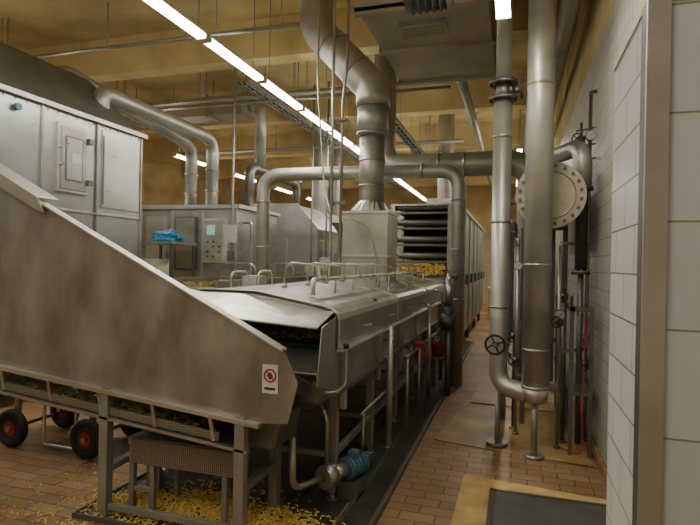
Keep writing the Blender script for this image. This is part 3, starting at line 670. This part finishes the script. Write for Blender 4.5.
b = B()
b.box(-6.9, -4.8, 8.55, 10.2, 0.4, 2.66, SS); b.box(-6.95, -4.75, 8.5, 10.25, 2.64, 2.71, SL)
for x in (-6.9, -6.2, -5.55, -4.84): b.box(x, x+0.04, 8.53, 8.56, 0.4, 2.64, SL)
b.box(-5.45, -5.0, 8.44, 8.55, 1.65, 2.45, 'label_grey'); b.box(-5.42, -5.03, 8.43, 8.44, 1.68, 2.42, SL); b.box(-5.36, -5.20, 8.42, 8.435, 2.15, 2.33, 'screen_glow')
for i in range(3):
    for j in range(4): b.cyl((-5.34+i*0.12, 8.41, 1.76+j*0.09), (-5.34+i*0.12, 8.435, 1.76+j*0.09), 0.018, ('red_plastic', 'dark_paint', 'yellow_product')[(i+j) % 3], seg=10)
b.box(-6.75, -6.3, 8.52, 8.55, 1.6, 2.5, SL); b.box(-6.1, -5.65, 8.51, 8.55, 1.5, 2.5, SD); b.box(-6.07, -5.68, 8.50, 8.52, 1.53, 2.47, SS)
for x in (-6.8, -4.9):
    for y in (8.65, 10.1): b.box(x-0.05, x+0.05, y-0.05, y+0.05, 0, 0.4, SD)
b.box(-4.95, -4.9, 8.49, 8.54, 2.7, 2.95, SD); b.cyl((-4.92, 8.51, 2.95), (-4.92, 8.51, 3.05), 0.03, 'red_plastic')
b.pipe([(-4.75, 8.7, 0.9), (-4.6, 8.7, 0.9), (-4.6, 8.7, 2.4), (-4.78, 8.7, 2.4)], 0.03, SS, 0.08)
b.build('control_cabinet_machine', 0.003)
b = B(); b.box(-6.3, -5.5, 7.6, 8.35, 1.95, 2.0, SS)
for x in (-6.25, -5.55):
    for y in (7.65, 8.3): b.box(x-0.02, x+0.02, y-0.02, y+0.02, 0, 1.95, SD)
b.box(-6.28, -5.52, 7.62, 8.33, 1.2, 1.23, SS); b.box(-6.2, -5.8, 7.65, 8.0, 1.23, 1.7, 'cream_sheet')
b.build('steel_side_table')
me = bpy.data.meshes.new('blue_plastic_bag'); bm = bmesh.new(); bmesh.ops.create_icosphere(bm, subdivisions=3, radius=0.19)
for v in bm.verts:
    n_ = 1+0.18*math.sin(v.co.x*31+v.co.y*17)+0.12*math.cos(v.co.z*37+v.co.y*23); v.co = Vector((v.co.x*1.5*n_, v.co.y*n_, max(v.co.z*0.7*n_, -0.07)))
bm.to_mesh(me); bm.free(); me.materials.append(MATS['blue_plastic']); o = bpy.data.objects.new('blue_plastic_bag', me); o.location = (-5.85, 7.95, 2.07); scene.collection.objects.link(o)
b = B()
b.pipe([(-5.6, 6.05, 3.7), (-5.6, 6.05, 4.02), (-5.6, 8.95, 4.02), (-5.6, 8.95, 2.7)], 0.12, IC, 0.3, 20)
b.pipe([(-6.3, 6.0, 3.9), (-6.3, 6.0, 4.40), (-6.3, 9.3, 4.0), (-6.3, 9.3, 2.7)], 0.12, IC, 0.3, 20)
b.pipe([(-5.15, 9.6, 2.7), (-5.15, 9.6, 3.6), (-5.15, 12.0, 3.6), (-5.15, 12.0, 2.9)], 0.10, SD, 0.25, 20)
for z in (3.0, 3.4): b.cyl((-5.6, 8.95, z), (-5.6, 8.95, z+0.03), 0.135, SS); b.cyl((-6.3, 9.3, z), (-6.3, 9.3, z+0.03), 0.135, SS)
b.build('gooseneck_exhaust_ducts')
b = B()
pr = [(-6.5, 0.5), (-4.3, 0.5), (-4.3, 2.45), (-4.8, 3.0), (-6.0, 3.0), (-6.5, 2.45)]
b.prism(pr, 'y', 11.2, 16.5, SS)
for y in (11.18, 12.9, 14.6, 16.4): b.prism([(p[0]*1.0+(0.03 if p[0] > -5.4 else -0.03), p[1]+(0.03 if p[1] > 1 else 0)) for p in pr], 'y', y, y+0.06, SL)
for x in (-6.35, -4.45):
    for y in (11.4, 14, 16.2): b.box(x-0.06, x+0.06, y-0.06, y+0.06, 0, 0.5, SD)
b.box(-4.3, -4.25, 11.6, 12.4, 1.2, 2.2, SL); b.box(-5.9, -5.0, 11.12, 11.18, 1.0, 2.2, SL)
b.cyl((-5.0, 13.2, 2.9), (-5.0, 13.2, CT), 0.18, IC); b.cyl((-4.85, 14.2, 2.9), (-4.85, 14.2, CT), 0.10, IC)
b.build('drum_washer_machine', 0.003)
b = B()
b.box(-3.9, -2.9, 11.3, 12.6, 0.6, 1.9, SS)
b.loft([[(-3.6, 11.7, 1.9), (-3.2, 11.7, 1.9), (-3.2, 12.2, 1.9), (-3.6, 12.2, 1.9)], [(-4.0, 11.3, 2.6), (-2.8, 11.3, 2.6), (-2.8, 12.6, 2.6), (-4.0, 12.6, 2.6)]], SS)
for x in (-3.8, -3.0):
    for y in (11.4, 12.5): b.box(x-0.05, x+0.05, y-0.05, y+0.05, 0, 0.6, SD); b.box(x-0.03, x+0.03, y-0.03, y+0.03, 1.9, 2.45, SD)
b.box(-3.75, -3.45, 11.24, 11.3, 1.3, 1.7, 'label_grey'); b.box(-3.3, -3.0, 11.26, 11.3, 0.9, 1.7, SD)
b.pipe([(-3.4, 11.2, 0.8), (-3.4, 10.9, 0.8), (-3.4, 10.9, 2.7), (-3.4, 11.35, 2.7)], 0.05, SS, 0.12); b.cyl((-3.4, 11.1, 0.8), (-3.4, 11.32, 0.8), 0.07, SS)
b.build('feed_hopper', 0.003)
b = B()
for x in (-4.3, -3.42): b.box(x-0.02, x+0.02, 5.6, 10.6, 1.20, 1.45, SS)
b.box(-4.28, -3.44, 5.6, 10.6, 1.28, 1.31, 'dark_paint')
for y in (5.7, 7.0, 8.2, 9.4, 10.5):
    for x in (-4.3, -3.42): b.box(x-0.025, x+0.025, y-0.025, y+0.025, 0, 1.2, SS)
for y in (6.6, 7.9, 8.7, 9.5, 10.2): b.pipe([(-3.95, y, 1.30), (-3.95, y, 1.66), (-3.42, y, 1.66), (-3.42, y, 1.42)], 0.010, SS, 0.2, 10)
b.cyl((-4.3, 5.62, 1.3), (-3.42, 5.62, 1.3), 0.07, SD)
b.box(-3.40, -3.2, 6.2, 6.5, 1.1, 1.5, 'label_grey'); b.cyl((-3.3, 8.8, 1.0), (-3.3, 8.8, 1.62), 0.09, SS); b.box(-3.42, -3.2, 8.75, 8.85, 1.0, 1.04, SS)
b.build('transfer_belt_conveyor', 0.002)
b = B(); b.bits(700, lambda: (random.uniform(-4.2, -3.5), random.uniform(5.8, 10.4), 1.33+random.uniform(0, 0.07)), 'olive_product', 0.07); b.build('yellow_product_on_transfer_belt')

# ---------------------------------------------------------------- trolley
b = B()
for (x, y) in ((-4.25, 3.62), (-3.42, 3.62), (-4.25, 4.2), (-3.42, 4.2)):
    b.torus((x, y, 0.17), (0, 1, 0), 0.13, 0.04, 'black_rubber'); b.cyl((x, y-0.03, 0.17), (x, y+0.03, 0.17), 0.06, 'red_plastic'); b.cyl((x, y-0.02, 0.17), (x, y+0.02, 0.17), 0.10, 'dark_paint'); b.cyl((x, y-0.05, 0.17), (x, y+0.05, 0.17), 0.025, SS)
for x in (-4.25, -3.42): b.cyl((x, 3.62, 0.17), (x, 4.2, 0.17), 0.015, SD); b.box(x-0.02, x+0.02, 3.66, 3.70, 0.17, 0.42, SS); b.box(x-0.02, x+0.02, 4.12, 4.16, 0.17, 0.42, SS)
b.box(-4.45, -3.2, 3.66, 4.2, 0.42, 0.45, SS)
for y0_ in (3.66, 4.18): b.box(-4.45, -3.2, y0_, y0_+0.02, 0.42, 0.52, SS)
b.pipe([(-3.95, 3.68, 0.43), (-3.95, 3.68, 0.04), (-3.6, 3.68, 0.04), (-3.6, 3.68, 0.43)], 0.014, SL, 0.04, 10)
b.pipe([(-4.45, 3.68, 0.45), (-4.6, 3.68, 1.0), (-4.6, 4.18, 1.0), (-4.45, 4.18, 0.45)], 0.014, SS, 0.06, 10)
b.build('platform_trolley', 0.002)
b = B(); b.bits(500, lambda: (random.uniform(-4.35, -3.3), random.uniform(3.72, 4.12), 0.46+random.uniform(0, 0.05)), 'olive_product', 0.05); b.build('product_scraps_on_trolley')

# ---------------------------------------------------------------- world + camera
w = bpy.data.worlds.new('World'); scene.world = w; w.use_nodes = True
w.node_tree.nodes['Background'].inputs[0].default_value = (0.5, 0.5, 0.45, 1); w.node_tree.nodes['Background'].inputs[1].default_value = 0.04
cam = bpy.data.cameras.new('camera'); cam.lens = 27.26; cam.sensor_width = 36; cam.clip_start = 0.05
co = bpy.data.objects.new('camera', cam); scene.collection.objects.link(co)
co.matrix_world = Matrix.Translation((0, 0, 1.7)) @ Matrix.Rotation(math.radians(17.3), 4, 'Z') @ Matrix.Rotation(math.radians(90), 4, 'X') @ Matrix.Rotation(math.radians(1.1), 4, 'Z')
scene.camera = co
